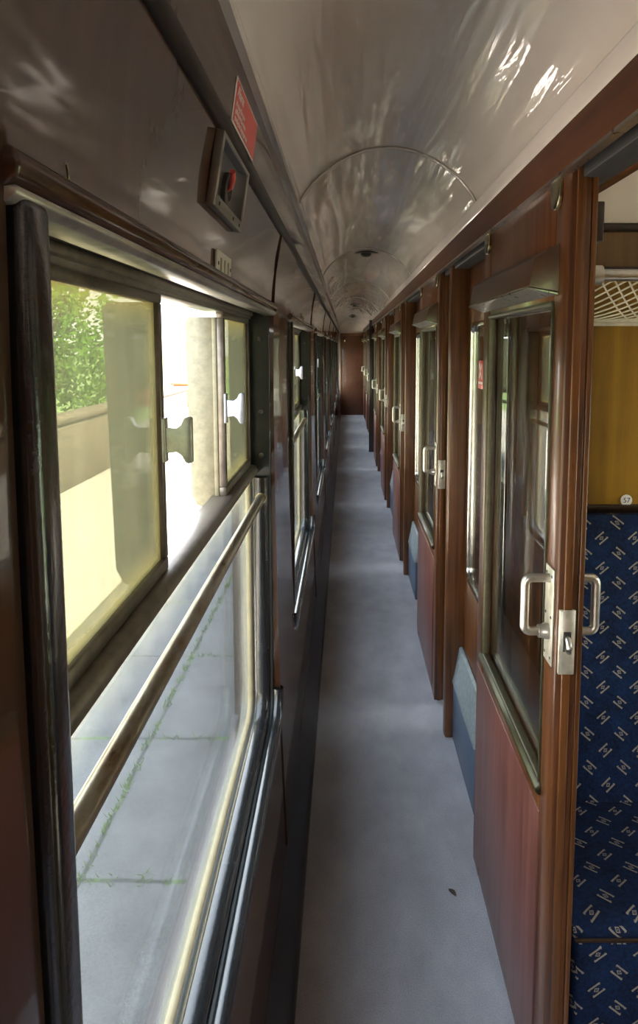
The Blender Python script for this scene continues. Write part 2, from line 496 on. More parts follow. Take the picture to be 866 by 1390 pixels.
# half round moulding, skirting
mb = MB()
cx, cz, r = xin(1.913)-.002, 1.911, .012
mb.prism([(cx+r*1.0*math.cos(t), cz+r*1.25*math.sin(t)) for t in [-PI/2+PI*i/10 for i in range(11)]]+[(cx-.01, cz+r*1.25), (cx-.01, cz-r*1.25)], YBACK, YEND, smooth=True)
tag(mb.build('trim_1', M['moulding']), 'dark half round moulding running along the left wall under the red notice', 'moulding', kind='structure')
mb = MB(); mb.prism([(-.30,0),(-.122,0),(-.124,.05),(-.130,.075),(-.168,.122),(-.174,.135),(-.30,.135)], YBACK, YEND)
tag(mb.build('baseboard_left', M['plinth'], bevel=.002), 'black sloping heater plinth along the foot of the left wall', 'baseboard', kind='structure')

# ------------------------------------------------------------------ windows, left
WW = W1-W0
def make_window():
    root = empty('window_1', (0, W0, 0))
    P = rrect(0, WW, WZ0, WZ1, .085, .012, 8)
    # lining of the recess
    mb = MB(); mb.ring_sweep(P, [(-.004,-.215),(.008,-.210),(.010,-.295),(-.004,-.300)])
    # corner gussets: fill between square wall opening and rounded corner
    for (yc, s) in ((0, 1), (WW, -1)):
        arc = [(yc+s*(.085-.085*math.sin(PI/2*i/8)), WZ0+.085-.085*math.cos(PI/2*i/8)) for i in range(9)]
        poly = [(yc, WZ0)] + arc
        mb.prism(poly, -.30, -.192, 'x')
    mb.build('window_frame', M['jamb'], root, .0015, 1)
    # black painted double bead round the lower light
    mb = MB()
    zt = 1.22
    def ushape(n0, n1, x0, x1, top):
        """open U sweep along the lower part of the recess, rounded section"""
        Pl = [p for p in rrect(0, WW, WZ0, WZ1, .085, .012, 10) if p[1] < WZ1-.3]
        r_ = Pl[:11]; l_ = Pl[11:]
        seq = [(l_[0][0], top, 1, 0)] + l_ + r_ + [(r_[-1][0], top, -1, 0)]
        sec = []
        for i in range(12):
            t = 2*PI*i/12
            sec.append(((n0+n1)/2+(n1-n0)/2*math.cos(t), (x0+x1)/2+(x1-x0)/2*math.sin(t)))
        v = []
        for (y, z, ny, nz) in seq:
            for (n, x) in sec: v.append((x, y+ny*n, z+nz*n))
        f = [(i*12+k, (i+1)*12+k, (i+1)*12+(k+1) % 12, i*12+(k+1) % 12) for i in range(len(seq)-1) for k in range(12)]
        mb.add(v, f, True)
    ushape(-.012, .018, -.212, -.180, .62)
    ushape(-.006, .026, -.262, -.216, 1.24)
    mb.build('sill_bead', M['black'], root)
    mb = MB(); ushape(.0245, .0300, -.279, -.264, 1.24); mb.build('glazing_seal', M['rubber'], root)
    mb = MB(); mb.prism([(p[0]-p[2]*-.015, p[1]+p[3]*.015) for p in rrect(.0, WW, WZ0, 1.262, .085, .01, 8)], -.276, -.271, 'x')
    mb.build('lower_glass', M['glass_low'], root)
    mb = MB(); mb.box(-.262, -.188, .006, .040, .64, 1.69); mb.build('jamb_bead', M['black'], root, .008, 3)
    # transom rails
    mb = MB()
    mb.prism([(-.296,1.240),(-.252,1.246),(-.246,1.252),(-.246,1.264),(-.250,1.271),(-.258,1.274),(-.296,1.274)], .010, WW-.010)
    mb.build('transom', M['alu'], root, .0015, 1)
    # head: track for the sliding lights and bright moulding under the frieze
    mb = MB()
    mb.prism([(-.298,1.672),(-.258,1.672),(-.258,1.680),(-.252,1.680),(-.252,1.698),(-.298,1.698)], .010, WW-.010)
    mb.build('sliding_track', M['alu'], root, .0015, 1)
    mb = MB()
    mb.prism([(-.252,1.698),(-.215,1.690),(-.197,1.691),(-.188,1.697),(-.186,1.706),(-.190,1.714),(-.200,1.718),(-.250,1.708)], -.004, WW+.004, smooth=False)
    mb.build('head_moulding', M['wood_left'], root, .003, 2)
    mb = MB(); mb.prism([(-.222,1.682),(-.196,1.683),(-.190,1.688),(-.190,1.693),(-.222,1.692)], -.002, WW+.002); mb.build('bright_ledge', M['alu_bright'], root, .001, 1)
    # fixed quarter lights
    for (a, b) in ((.035, .180), (WW-.060, WW-.012)):
        mb = MB(); mb.box(-.291, -.283, a, b, 1.274, 1.284); mb.box(-.291, -.283, a, b, 1.664, 1.672)
        mb.box(-.291, -.283, a, a+.010, 1.28, 1.666); mb.box(-.291, -.283, b-.010, b, 1.28, 1.666)
        q = mb.build('quarter_light', M['alu'], root, .001, 1)
        mb = MB(); mb.box(-.289, -.286, a+.008, b-.008, 1.28, 1.666); mb.build('pane', M['glass_haze'], q)
    # two sliding lights, pushed apart
    def sash(a, b, lead, near):
        mb = MB(); x0, x1 = -.278, -.262; st = .016
        mb.box(x0, x1, a, b, 1.274, 1.293); mb.box(x0, x1, a, b, 1.660, 1.674)
        mb.box(x0, x1, a, a+st, 1.293, 1.660); mb.box(x0, x1, b-st, b, 1.293, 1.660)
        q = mb.build('sliding_light', M['alu'], root, .0015, 1)
        mb = MB(); mb.box(-.272, -.269, a+.010, b-.010, 1.285, 1.668); mb.build('pane', M['glass_haze'], q)
        # T-shaped pull sticking into the corridor
        s = 1 if lead == b else -1
        yc = lead-s*.006; zc = 1.466
        mb = MB()
        mb.box(-.264, -.258, yc-.009, yc+.009, zc-.032, zc+.032)
        h = [(-.260, .019), (-.243, .017), (-.236, .022), (-.231, .032), (-.226, .034), (-.221, .032), (-.221, -.032), (-.226, -.034), (-.231, -.032), (-.236, -.022), (-.243, -.017), (-.260, -.019)]
        mb.prism([(x, zc+z) for x, z in h], yc-.006, yc+.006)
        mb.build('pull_handle', M['handle_green' if near else 'pull'], q, .0012, 2)
        # wind deflector sticking out of the coach
        mb = MB(); yd = lead-s*.004
        pl = [(-.279,1.248),(-.279,1.662),(-.338,1.662),(-.345,1.652),(-.338,1.275),(-.328,1.254),(-.315,1.248)]
        mb.prism(pl, yd-.0015, yd+.0015)
        mb.box(-.287, -.278, yd-.005, yd+.005, 1.248, 1.662)
        mb.build('wind_deflector', M['cream_plate'], q, .0008, 1)
    sash(.160, .550, .550, True)
    sash(1.020, WW-.020, 1.020, False)
    # screws in the far jamb
    for z in (1.62, 1.42, 1.30):
        mb = MB(); mb.lathe([(.007,0),(.007,-.003),(.004,-.005)], (-.235, WW-.009, z), 'y', 14); mb.build('screw', M['dark_metal'], root)
    return root
win = make_window()
LW = ['nearest corridor window, its sliding lights pushed apart, platform slabs below the rail',
      'second corridor window on the left, beyond the first brown pillar',
      'third corridor window along the left wall', 'fourth corridor window along the left wall', 'fifth corridor window along the left wall',
      'sixth corridor window along the left wall', 'seventh corridor window along the left wall', 'last corridor window on the left, next to the end wall']
tag(win, LW[0], 'window', 'corridor side windows', 'structure')
for k in range(1, NB):
    w = copy_tree(win); w.location.y = W0+BAY*k; w.name = 'window_%d' % (k+1)
    tag(w, LW[k], 'window', 'corridor side windows', 'structure')

# handrails
def make_rail():
    root = empty('handrail', (-.236, W0, 1.183))
    MB().tube([(0,.012,0),(0,WW-.012,0)], .0125, 20).build('rail_tube', M['rail'], root)
    for y, s in ((.009,1),(WW-.009,-1)):
        MB().lathe([(.019,0),(.019,s*.004),(.0155,s*.007),(.0155,s*.020)], (0,y,0), 'y', 20).build('end_socket', M['brass'], root)
    return root
rail = make_rail()
for k in range(NB):
    r_ = rail if k == 0 else copy_tree(rail)
    r_.location.y = W0+BAY*k
    tag(r_, 'worn round steel handrail across the %s corridor window' % (ORD[k] if k else 'nearest'), 'handrail', 'handrails across the windows')

# things on the left wall
def wall_frame(y, z0, z1):
    """matrix: local x = +Y along wall, local y = up the wall, local z = out of the wall"""
    p0 = Vector((xin(z0), y, z0)); p1 = Vector((xin(z1), y, z1))
    up = (p1-p0).normalized(); al = Vector((0,1,0)); out = al.cross(up).normalized()
    m = Matrix((( al.x, up.x, out.x, p0.x),(al.y, up.y, out.y, p0.y),(al.z, up.z, out.z, p0.z),(0,0,0,1)))
    return m
mw = wall_frame(1.0, 1.930, 1.992)
root = empty('notice_sign'); root.matrix_world = mw
tag(root, 'small red notice with white writing above the moulding on the left wall', 'sign')
mb = MB(); mb.box(0,.215, 0,.064, 0,.0018); mb.build('sign_border', M['white'], root, .0004, 1)
mb = MB(); mb.box(.003,.212, .003,.061, .0018,.0024); mb.build('sign_plate', M['red'], root)
text_mesh('Alarm', .022, M['white'], 'heading', root, Matrix.Translation((.012,.048,.0027)))
for i, s in enumerate(('to stop the train', 'pull down the chain', 'penalty for improper use')):
    text_mesh(s, .0115, M['white'], 'line_of_text', root, Matrix.Translation((.012,.031-.0105*i,.0027)))

def make_recess():
    m = wall_frame(.920, 1.795, 1.895)
    root = empty('alarm_recess'); root.matrix_world = m
    L, H = .230, .100
    mb = MB()      # local x along wall, y up, z out ; bezel built as a frame with a dished tray
    o = [(0,0),(L,0),(L,H),(0,H)]; i_ = [(.012,.017),(L-.012,.017),(L-.012,H-.007),(.012,H-.007)]; d = [(.050,.024),(L-.050,.024),(L-.050,H-.012),(.050,H-.012)]
    v = [(x,y,0) for x,y in o]+[(x,y,.012) for x,y in o]+[(x,y,.012) for x,y in i_]+[(x,y,0) for x,y in i_]
    f = []
    for a in range(4):
        b = (a+1) % 4
        f += [(a,b,4+b,4+a),(4+a,4+b,8+b,8+a),(8+a,8+b,12+b,12+a),(12+a,12+b,b,a)]
    mb.add(v, f); mb.build('bezel', M['greymetal'], root, .0012, 2)
    mb = MB(); v = [(x,y,.010) for x,y in i_]+[(x,y,.0015) for x,y in d]
    f = [(0,1,5,4),(1,2,6,5),(2,3,7,6),(3,0,4,7),(4,5,6,7)]
    v += [(x,y,.0002) for x,y in i_]; f += [(8,9,10,11)]+[(a,(a+1) % 4,8+(a+1) % 4,8+a) for a in range(4)]
    mb.add(v, f); mb.build('dished_tray', M['tray'], root)
    mb = MB(); mb.lathe([(.025,.001),(.025,.008),(.021,.010),(.017,.010),(.015,.003),(.001,.003)], (L*.43,.042,0), 'z', 28); mb.build('pull_ring', M['dark_metal'], root)
    mb = MB(); mb.tube([(L*.43,.042,.005),(L*.40,.046,.012),(L*.34,.054,.016),(L*.28,.062,.017)], .0042, 10); mb.build('red_tag', M['red'], root)
    for x, y in ((.03,.008),(L*.62,.008),(L-.03,.008)):
        mb = MB(); mb.lathe([(.003,.007),(.003,.0085),(.001,.009)], (x,y,.005), 'z', 10); mb.build('screw', M['dark_metal'], root)
    return root
tag(make_recess(), 'dull metal recess with a red tag in its round pull, below the red notice', 'alarm box')

def make_plate():
    m = wall_frame(1.0, 1.706, 1.745)
    root = empty('number_plate'); root.matrix_world = m
    mb = MB(); mb.box(0,.12, 0,.040, 0,.005); mb.build('plate', M['ivory'], root, .0015, 2)
    for x in (.03,.06,.09):
        mb = MB(); mb.box(x-.004,x+.004,.010,.030,.005,.0062); mb.build('raised_bar', M['cream_plate'], root, .0005, 1)
    for x in (.010,.110):
        mb = MB(); mb.lathe([(.003,.005),(.003,.0062),(.001,.0066)], (x,.02,0), 'z', 10); mb.build('screw', M['dark_metal'], root)
    return root
pl = make_plate()
for k in range(NB):
    p = pl if k == 0 else copy_tree(pl)
    p.location.y = 1.0+BAY*k
    tag(p, 'small ivory plate on the wall above the %s corridor window' % ORD[k], 'plate', 'ivory plates above the windows')

# faint brass ring hooks on the left wall beside each window head
mb = MB()
mb.tube([(.008+.006*math.sin(t/2)**2, .011*math.cos(t), .011*math.sin(t)) for t in [-2.2+4.4*i/20 for i in range(21)]], .0009, 8)
ringo = mb.build('wall_hook', M['brass'])
for k in range(NB):
    o = ringo if k == 0 else ringo.copy()
    if k: C.objects.link(o)
    o.location = (xin(1.725)-.002, .458+BAY*k, 1.712)
    tag(o, 'thin curved brass hook on the brown wall over the near end of the %s window' % ORD[k], 'hook', 'brass hooks over the windows')

# ------------------------------------------------------------------ floor and ceiling
tag(MB().box(-.31, .475, YBACK, YEND, -.06, 0).build('floor', M['carpet']), 'blue grey carpet along the corridor floor', 'floor', kind='structure')
tag(MB().box(.475, 2.50, YBACK, YEND, -.06, 0).build('floor_compartments', M['lino']), 'brown floor of the compartments on the right', 'floor', kind='structure')
def ceil_pts(n=28, grow=0.0):
    out = []
    for i in range(n+1):
        t = PI - PI*i/n
        out.append((.127+(.270+grow)*math.cos(t), 2.035+(.165+grow)*math.sin(t)**1.6))
    return out
mb = MB()
cp = ceil_pts(); ct = ceil_pts(28, .02)
mb.prism(cp+[(.398,2.0),(.418,2.0)]+ct[::-1]+[(-.163,2.02),(-.143,2.02)], YBACK, YEND, smooth=False)
ceil = mb.build('ceiling', M['ceiling'])
for p in ceil.data.polygons: p.use_smooth = True
tag(ceil, 'glossy cream barrel ceiling over the corridor', 'ceiling', kind='structure')
# cover strips across the barrel
rib_src = None
for k in range(8):
    mb = MB()
    a = ceil_pts(28, -.0005); b = ceil_pts(28, -.0055)
    mb.prism(a+b[::-1], -.011, .011, smooth=False)
    o = mb.build('trim_%d' % (k+2), M['ceiling'], None, .0012, 1) if k == 0 else rib_src.copy()
    if k == 0: rib_src = o
    else: C.objects.link(o); o.name = 'trim_%d' % (k+2)
    o.location.y = 2.05+2.05*k if k < 7 else .0
    if k == 7: o.location.y = 14.9
    tag(o, 'cream joint strip arching across the ceiling, %s one along' % (ORD[k] if k < 7 else 'last'), 'ceiling strip', 'ceiling joint strips', 'structure')
# edge bead on the right side of the ceiling
mb = MB(); mb.prism([(.398,1.985),(.386,1.985),(.383,1.992),(.383,2.024),(.387,2.030),(.398,2.034)], YBACK, YEND)
tag(mb.build('trim_12', M['ceiling'], None, .001, 1), 'flat cream strip where the ceiling meets the wooden fascia on the right', 'ceiling strip', kind='structure')

mb = MB(); mb.prism([(-.152,2.040),(-.142,2.036),(-.138,2.062),(-.128,2.086),(-.133,2.090),(-.152,2.07)], YBACK, YEND)
tag(mb.build('trim_14', M['ceiling'], None, .001, 1), 'flat cream strip where the ceiling meets the left wall', 'ceiling strip', kind='structure')
# ceiling lamps
def make_lamp():
    root = empty('ceiling_lamp', (.127, 4.25, 2.199))
    mb = MB(); mb.prism([(p[0], p[1]) for p in [(.075*math.cos(t), .045*math.sin(t)) for t in [2*PI*i/32 for i in range(32)]]], -.012, 0, 'z'); mb.build('lamp_base', M['greymetal'], root, .002, 2)
    mb = MB(); mb.lathe([(.034,-.012),(.033,-.020),(.026,-.029),(.012,-.034),(.001,-.035)], (0,0,0), 'z', 24); mb.build('lens', M['dark_metal'], root)
    return root
lamp = make_lamp()
for k, y in enumerate((4.25, 9.55, 13.2)):
    o = lamp if k == 0 else copy_tree(lamp)
    o.location.y = y
    tag(o, 'unlit oval ceiling lamp on the barrel ceiling, %s from the camera' % ('first', 'second', 'third')[k], 'ceiling lamp', 'ceiling lamps')

# ------------------------------------------------------------------ right: fascia, corridor partition
XD, TD = .394, .040            # door face and thickness
XP = .472                      # fixed panelling
mb = MB()
mb.prism([(.384,1.906),(.384,1.985),(.50,1.985),(.50,1.925),(.397,1.925),(.397,1.906)], YBACK, YEND)
tag(mb.build('trim_10', M['wood_fascia'], None, .002, 2), 'long mahogany fascia covering the sliding door track on the right', 'fascia', kind='structure')
mb = MB(); mb.prism([(.381,1.903),(.381,1.909),(.398,1.909),(.398,1.903)], YBACK, YEND)
tag(mb.build('trim_11', M['steel']), 'thin bright metal edge under the mahogany fascia', 'trim', kind='structure')
mb = MB(); mb.box(.415, .470, YBACK, YEND, 1.895, 1.925)
tag(mb.build('trim_13', M['black_print'], None, .002, 1), 'black door runner channel behind the fascia', 'track', kind='structure')

OP0, OP1 = .74, 1.62           # door opening of compartment 0
PART = 1.80                    # partition at the far end of compartment 0
mb = MB(); T = .028
for k in range(-1, NB+1):
    o = BAY*k
    a, b = OP1+o, PART+o                 # far panel
    y0, y1 = max(a, YBACK), min(b, YEND)
    if y1 > y0+.1 and k >= 0:  # partition left out behind the camera so more daylight reaches the corridor
        mb.box(XP, XP+T, y0, y1, 0, 1.985)
    a, b = PART+o, 0.63+o+BAY              # near panel of the next compartment
    y0, y1 = max(a, YBACK), min(b, YEND)
    if y1-y0 > .6 and k >= 0:
        holed(mb, XP, XP+T, y0, y1, 0, 1.985, a+.10, b-.075, .70, 1.68, .05, .035)
    # header over the opening
    y0, y1 = max(0.63+o, YBACK), min(OP1+o, YEND)
    if y1 > y0: mb.box(XP, XP+T, y0, y1, 1.90, 1.985)
tag(mb.build('wall_corridor', M['wood_door'], None, .0015, 1), 'mahogany partition with round-cornered windows between corridor and compartments', 'wall', kind='structure')

def make_fixed(y0, y1):
    root = empty('window_21', (XP, y0, 0))
    L = y1-y0
    P = rrect(0, L, .70, 1.68, .05, .035, 8)
    mb = MB(); mb.ring_sweep(P, [(-.010,-.001),(-.008,-.005),(-.002,-.007),(.006,-.005),(.008,.000),(.008,.018),(0,.018)], True)
    mb.build('rim', M['chrome'], root)
    mb = MB(); mb.prism([(p[0]+p[2]*.005, p[1]+p[3]*.005) for p in P], .006, .010, 'x'); mb.build('pane', M['glass_door'], root)
    return root
fw = make_fixed(PART+.10, .63+BAY-.075)
for k in range(NB-1):
    w = fw if k == 0 else copy_tree(fw)
    w.location.y = PART+.10+BAY*k; w.name = 'window_%d' % (21+k)
    tag(w, 'tall round-cornered fixed window on the right just before the %s mahogany pilaster' % ORD[k] if k < 6 else 'tall round-cornered fixed window before the last mahogany pilaster on the right', 'window', 'fixed corridor partition windows', 'structure')
# pilasters the doors close against
for k in range(NB):
    mb = MB(); y = .63
    if k == 0:
        mb.box(.405, XP+T, -.0, .06, 0, 1.905); mb.box(.403, .411, .010, .050, 0, 1.904)
        psrc = mb.build('trim_20', M['wood_post'], None, .003, 2); o = psrc
    else:
        o = psrc.copy(); C.objects.link(o)
    o.location.y = y+BAY*k; o.name = 'trim_%d' % (20+k)
    tag(o, ('mahogany pilaster beside the camera at the nearest doorway' if k == 0 else 'upright mahogany pilaster on the right, %s one visible along the corridor' % ORD[k-1]), 'pilaster', 'door pilasters', 'structure')
mb = MB(); mb.box(.345, .47, 9.86, 9.94, 0, 1.99)
tag(mb.build('trim_30', M['wood_dark'], None, .004, 2), 'almost black upright post projecting into the corridor far along on the right', 'post', kind='structure')

# ------------------------------------------------------------------ sliding doors
DW = .71
def make_door():
    root = empty('door_1', (XD, 0, 0))
    # local: x 0..TD (0 = corridor face), y 0 = leading edge, y DW = trailing edge
    ga, gb, gz0, gz1 = .072, .63, .715, 1.680
    mb = MB()
    mb.box(0, TD, 0, ga, .02, 1.93); mb.box(0, TD, gb, DW, .02, 1.93)
    mb.box(.0005, TD, ga, gb, gz1, 1.93); mb.box(.0005, TD, ga, gb, gz0-.075, gz0); mb.box(.0005, TD, ga, gb, .02, .10)
    mb.build('door_frame', M['wood_door'], root, .0035, 2)
    # rebate strip on the leading edge
    mb = MB(); mb.box(TD, TD+.010, -.001, .022, .02, 1.93); mb.box(.012, .028, -.004, .001, .02, 1.93); mb.build('edge_strip', M['wood_post'], root, .002, 2)
    mb = MB(); mb.box(-.0025, TD-.004, ga-.006, DW-.012, .060, gz0-.058); mb.build('lower_panel', M['maroon'], root, .002, 2)
    mb = MB(); P = rrect(ga, gb, gz0, gz1, .006, .006, 3)
    mb.ring_sweep(P, [(-.006,.000),(-.005,-.004),(-.001,-.005),(.004,-.003),(.007,.002),(.007,.014),(-.006,.014)])
    mb.build('glazing_bead', M['bead'], root)
    mb = MB(); mb.box(.018, .022, ga, gb, gz0, gz1); mb.build('door_glass', M['glass_door'], root)
    # projecting sill moulding under the glass
    mb = MB(); mb.prism([(0,gz0-.020),(-.006,gz0-.020),(-.012,gz0-.012),(-.012,gz0-.004),(-.004,gz0+.004),(.004,gz0+.006)], ga-.012, gb+.012)
    mb.build('sill_moulding', M['bead'], root, .001, 1)
    # ventilator hood
    mb = MB(); y0, y1 = .045, DW-.002
    v = [(0,y0,1.790),(0,y1,1.790),(-.034,y1-.006,1.768),(-.034,y0+.045,1.768),
         (-.044,y1-.006,1.714),(-.044,y0+.045,1.714),(0,y0,1.700),(0,y1,1.700)]
    f = [(0,1,2,3),(3,2,4,5),(5,4,7,6),(0,3,5,6),(1,7,4,2),(0,6,7,1)]
    mb.add(v, f); hood = mb.build('vent_hood', M['wood_hood'], root, .002, 2)
    mb = MB(); mb.add([(-.0455,y1-.004,1.7130),(-.0455,y0+.044,1.7130),(-.002,y0-.001,1.6985),(-.002,y1,1.6985),
                      (-.0455,y1-.004,1.7105),(-.0455,y0+.044,1.7105),(-.002,y0-.001,1.6955),(-.002,y1,1.6955)],
                     [(0,1,2,3),(7,6,5,4),(0,4,5,1),(1,5,6,2),(2,6,7,3),(3,7,4,0)])
    mb.build('drip_plate', M['steel'], hood)
    # hangers
    for yc in (.060, DW-.055):
        pts = [(yc-.024,1.945)]+[(yc+.024*math.cos(t), 1.874+.024*math.sin(t)) for t in [PI+PI*i/12 for i in range(13)]]+[(yc+.024,1.945)]
        mb = MB(); mb.prism(pts, -.009, 0, 'x'); mb.build('hanger', M['brass'], root, .002, 2)
    # plate, handles, lock
    mb = MB(); mb.box(-.004, 0, .012, .060, .990, 1.180); plate = mb.build('lock_plate', M['lockplate'], root, .001, 1)
    for z in (1.005, 1.085, 1.165):
        for y in (.020, .052):
            mb = MB(); mb.lathe([(.0028,-.004),(.0028,-.0052),(.001,-.0056)], (0,y,z), 'x', 10); mb.build('screw', M['dark_metal'], plate)
    def dpull(sx, x0, mat, name, r=.0085):
        mb = MB(); d = .046*sx; yh = .036
        zt, zb, rr = 1.158, 1.052, .012
        pts = [(x0, yh, zt), (x0+d-rr*sx, yh, zt)]
        pts += [(x0+d-rr*sx+rr*sx*math.sin(t), yh, zt-rr+rr*math.cos(t)) for t in [PI/2*i/6 for i in range(1, 7)]]
        pts += [(x0+d-rr*sx+rr*sx*math.cos(t), yh, zb+rr-rr*math.sin(t)) for t in [PI/2*i/6 for i in range(0, 7)]]
        pts += [(x0, yh, zb)]
        mb.tube(pts, r, 14)
        h = mb.build(name, mat, root)
        mb = MB(); mb.lathe([(.016,0),(.016,.006*sx),(.013,.012*sx),(.0125,.019*sx)], (x0, yh, zb), 'x', 22); mb.build('boss', mat, h)
    dpull(-1, -.004, M['silver'], 'door_handle')
    dpull(1, TD, M['silver'], 'inner_handle')
    mb = MB(); mb.box(.004, .034, -.006, .002, .985, 1.110); lk = mb.build('lock_face', M['lockplate'], root, .001, 1)
    mb = MB(); mb.box(.012, .026, -.0075, -.0055, 1.030, 1.068); mb.build('keeper_slot', M['black_print'], lk)
    mb = MB(); mb.tube([(.020,-.005,1.056),(.019,-.016,1.052),(.019,-.020,1.044),(.020,-.014,1.034),(.020,-.005,1.032)], .0055, 12); mb.build('latch_bolt', M['steel'], lk)
    return root
door = make_door()
DL = ['open mahogany sliding door nearest the camera, with large silver pull handle beside the blue seat'] + \
     ['%s sliding compartment door along the right, with silver pull handle and sloping hood' % ORD[k].capitalize() for k in range(1, NB)]
for k in range(NB):
    d = door if k == 0 else copy_tree(door)
    d.name = 'door_%d' % (k+1)
    if k == NB-1:
        mb = MB(); mb.box(TD, TD+.036, .035, .105, 1.790, 1.862); mb.build('stop_block', M['wood_dark'], door, .003, 2)
    d.location.y = 1.185 if k == 0 else 2.80+BAY*(k-1)
    tag(d, DL[k], 'door', 'sliding compartment doors', 'structure')

# sticker on first fixed window
root = empty('window_sticker', (XP+.003, 2.275, 1.50))
tag(root, 'red and white sticker on the tall fixed window behind the nearest sliding door', 'sticker')
MB().box(0,.003,0,.085,-.05,.05).build('sticker_face', M['red'], root, .0005, 1)
mb = MB()
for s in (1,-1):
    d = Vector((0,.022,.026*s)); n = Vector((0,-.026*s,.022)).normalized()*.005
    p = Vector((-.0008,.045,.012))
    q = [p-d-n, p+d-n, p+d+n, p-d+n]
    mb.add([tuple(a) for a in q]+[(a.x+.0006,a.y,a.z) for a in q], [(0,1,2,3),(7,6,5,4),(0,4,5,1),(1,5,6,2),(2,6,7,3),(3,7,4,0)])
mb.box(-.0008,-.0002,.012,.075,-.033,-.025); mb.build('white_cross', M['white'], root)

# heater boxes on the corridor floor
def make_box():
    root = empty('floor_box', (.436, 2.16, 0))
    L = .50
    mb = MB(); mb.prism([(0,.0),(.034,.0),(.034,.235),(0,.235)], 0, L); mb.build('box_body', M['boxblue'], root, .003, 2)
    mb = MB(); mb.prism([(-.006,.238),(.000,.262),(.022,.385),(.034,.392),(.034,.238)], -.003, L+.003); mb.build('sloping_lid', M['boxlid'], root, .004, 2)
    return root
bx = make_box()
for k in range(NB-1):
    o = bx if k == 0 else copy_tree(bx)
    o.location.y = 2.06+BAY*k
    o.location.y = 2.10+BAY*k
    tag(o, 'blue grey floor box with worn sloping lid, %s along the foot of the right wall' % (ORD[k] if k < 6 else 'last'), 'box', 'floor boxes along the corridor')

# ------------------------------------------------------------------ compartments
XR = 2.42
for k in range(-1, NB):
    y = PART+BAY*k
    if y > YEND-.05: continue
    root = empty('wall_partition', (XP+T, y, 0))
    W = XR-XP-T
    MB().box(0, W, 0, .03, 0, 1.805).build('veneer_panel', M['mustard'], root)
    MB().box(0, W, -.003, .033, 1.805, 1.910).build('upper_panel', M['brown_ply'], root)
    MB().box(0, W, -.006, .036, 1.910, 2.30).build('cream_gable', M['cream'], root)
    mb = MB(); mb.box(0, W, -.014, .044, 1.785, 1.812); mb.box(0, W, -.016, .046, 1.905, 1.927); mb.box(0, W, -.012, .042, 1.135, 1.160)
    mb.build('cross_rail', M['wood_dark'], root, .003, 2)
    tag(root, 'mustard veneered cross wall behind the seat of the %s compartment' % (ORD[k] if k >= 0 else 'camera side'), 'wall', 'compartment cross walls', 'structure')

def make_seat():
    root = empty('bench_seat', (XP+T+.003, PART-.016, 0))
    W = XR-XP-T-.03
    mb = MB()   # backrest: gently curved cushion, local y negative = towards camera
    pf = [(-.025,1.146),(-.055,1.148),(-.074,1.128),(-.088,1.06),(-.105,.90),(-.122,.75),(-.140,.62),(-.165,.53),(-.200,.43),(-.03,.40)]
    mb.prism(pf, 0, W, 'x', smooth=True); mb.build('backrest', M['moq_back'], root)
    mb = MB()
    pf = [(-.195,.330),(-.195,.428),(-.26,.434),(-.36,.441),(-.48,.447),(-.545,.445),(-.566,.436),(-.574,.424),(-.574,.405),(-.55,.330)]
    mb.prism(pf, -.045, W, 'x', smooth=True); mb.build('cushion', M['moq_seat'], root)
    mb = MB(); mb.box(-.045, W, -.586, -.545, .05, .412); mb.build('seat_front', M['moq_back'], root, .010, 3)
    mb = MB(); mb.tube([(-.045,-.581,.416),(W,-.581,.416)], .004, 8); mb.build('piping', M['wood_dark'], root)
    mb = MB(); mb.box(.02, W-.02, -.544, -.02, 0, .325); mb.build('seat_base', M['wood_dark'], root, .004, 1)
    return root
st = make_seat()
def make_rack():
    root = empty('luggage_rack', (XP+T+.004, PART, 0))
    W = XR-XP-T-.008
    MB().tube([(.03,-.36,1.752),(W-.03,-.36,1.752)], .013, 16).build('front_rail', M['steel'], root)
    for x in (.0, W-.045):
        MB().tube([(x,-.36,1.752),(x+.045,-.36,1.752)], .021, 18).build('rail_end', M['silver'], root)
        MB().tube([(x+.022,-.36,1.742),(x+.022,-.20,1.685),(x+.022,-.006,1.640)], .007, 10).build('bracket', M['silver'], root)
    mb = MB(); n = 60
    def P(u, v):   # u along rail, v 0 = rail, 1 = wall
        sag = .035*math.sin(PI*v)
        return (.05+(W-.10)*u, -.345+.335*v, 1.744-.075*v-sag)
    rows = 9
    for i in range(n+1):
        for s in (1,-1):
            pts = []
            for j in range(rows+1):
                v = j/rows; u = i/n + s*v*.14
                if 0 <= u <= 1: pts.append(P(u, v))
            if len(pts) > 1: mb.tube(pts, .0021, 5, False)
    nt = mb.build('net', M['net'], root); nt['kind'] = 'stuff'
    MB().tube([(.03,-.010,1.660),(W-.03,-.010,1.660)], .006, 8).build('back_rail', M['net'], root)
    return root
rk = make_rack()
for k in range(NB):
    y = PART+BAY*k
    if y > YEND-.02: y = YEND-.02
    s_ = st if k == 0 else copy_tree(st); s_.location.y = y-.016
    tag(s_, 'navy patterned bench seat beside the open door, under the mustard wall' if k == 0 else 'navy patterned bench seat in the %s compartment along the right' % ORD[k], 'seat', 'compartment bench seats')
    r_ = rk if k == 0 else copy_tree(rk); r_.location.y = y-.006
    tag(r_, 'string net luggage rack with steel rail above the seat by the open door' if k == 0 else 'string net luggage rack in the %s compartment along the right' % ORD[k], 'luggage rack', 'luggage racks')

# seat number disc
root = empty('seat_number_disc', (.782, PART-.0005, 1.172))
tag(root, 'small white disc numbered 57 on the mustard wall above the seat', 'number disc')
MB().lathe([(.016,0),(.016,-.003),(.014,-.004),(.001,-.004)], (0,0,0), 'y', 28).build('disc', M['white'], root)
text_mesh('57', .020, M['black_print'], 'number', root, Matrix.Translation((0,-.0045,0)) @ Matrix.Rotation(PI/2, 4, 'X'), align='CENTER')
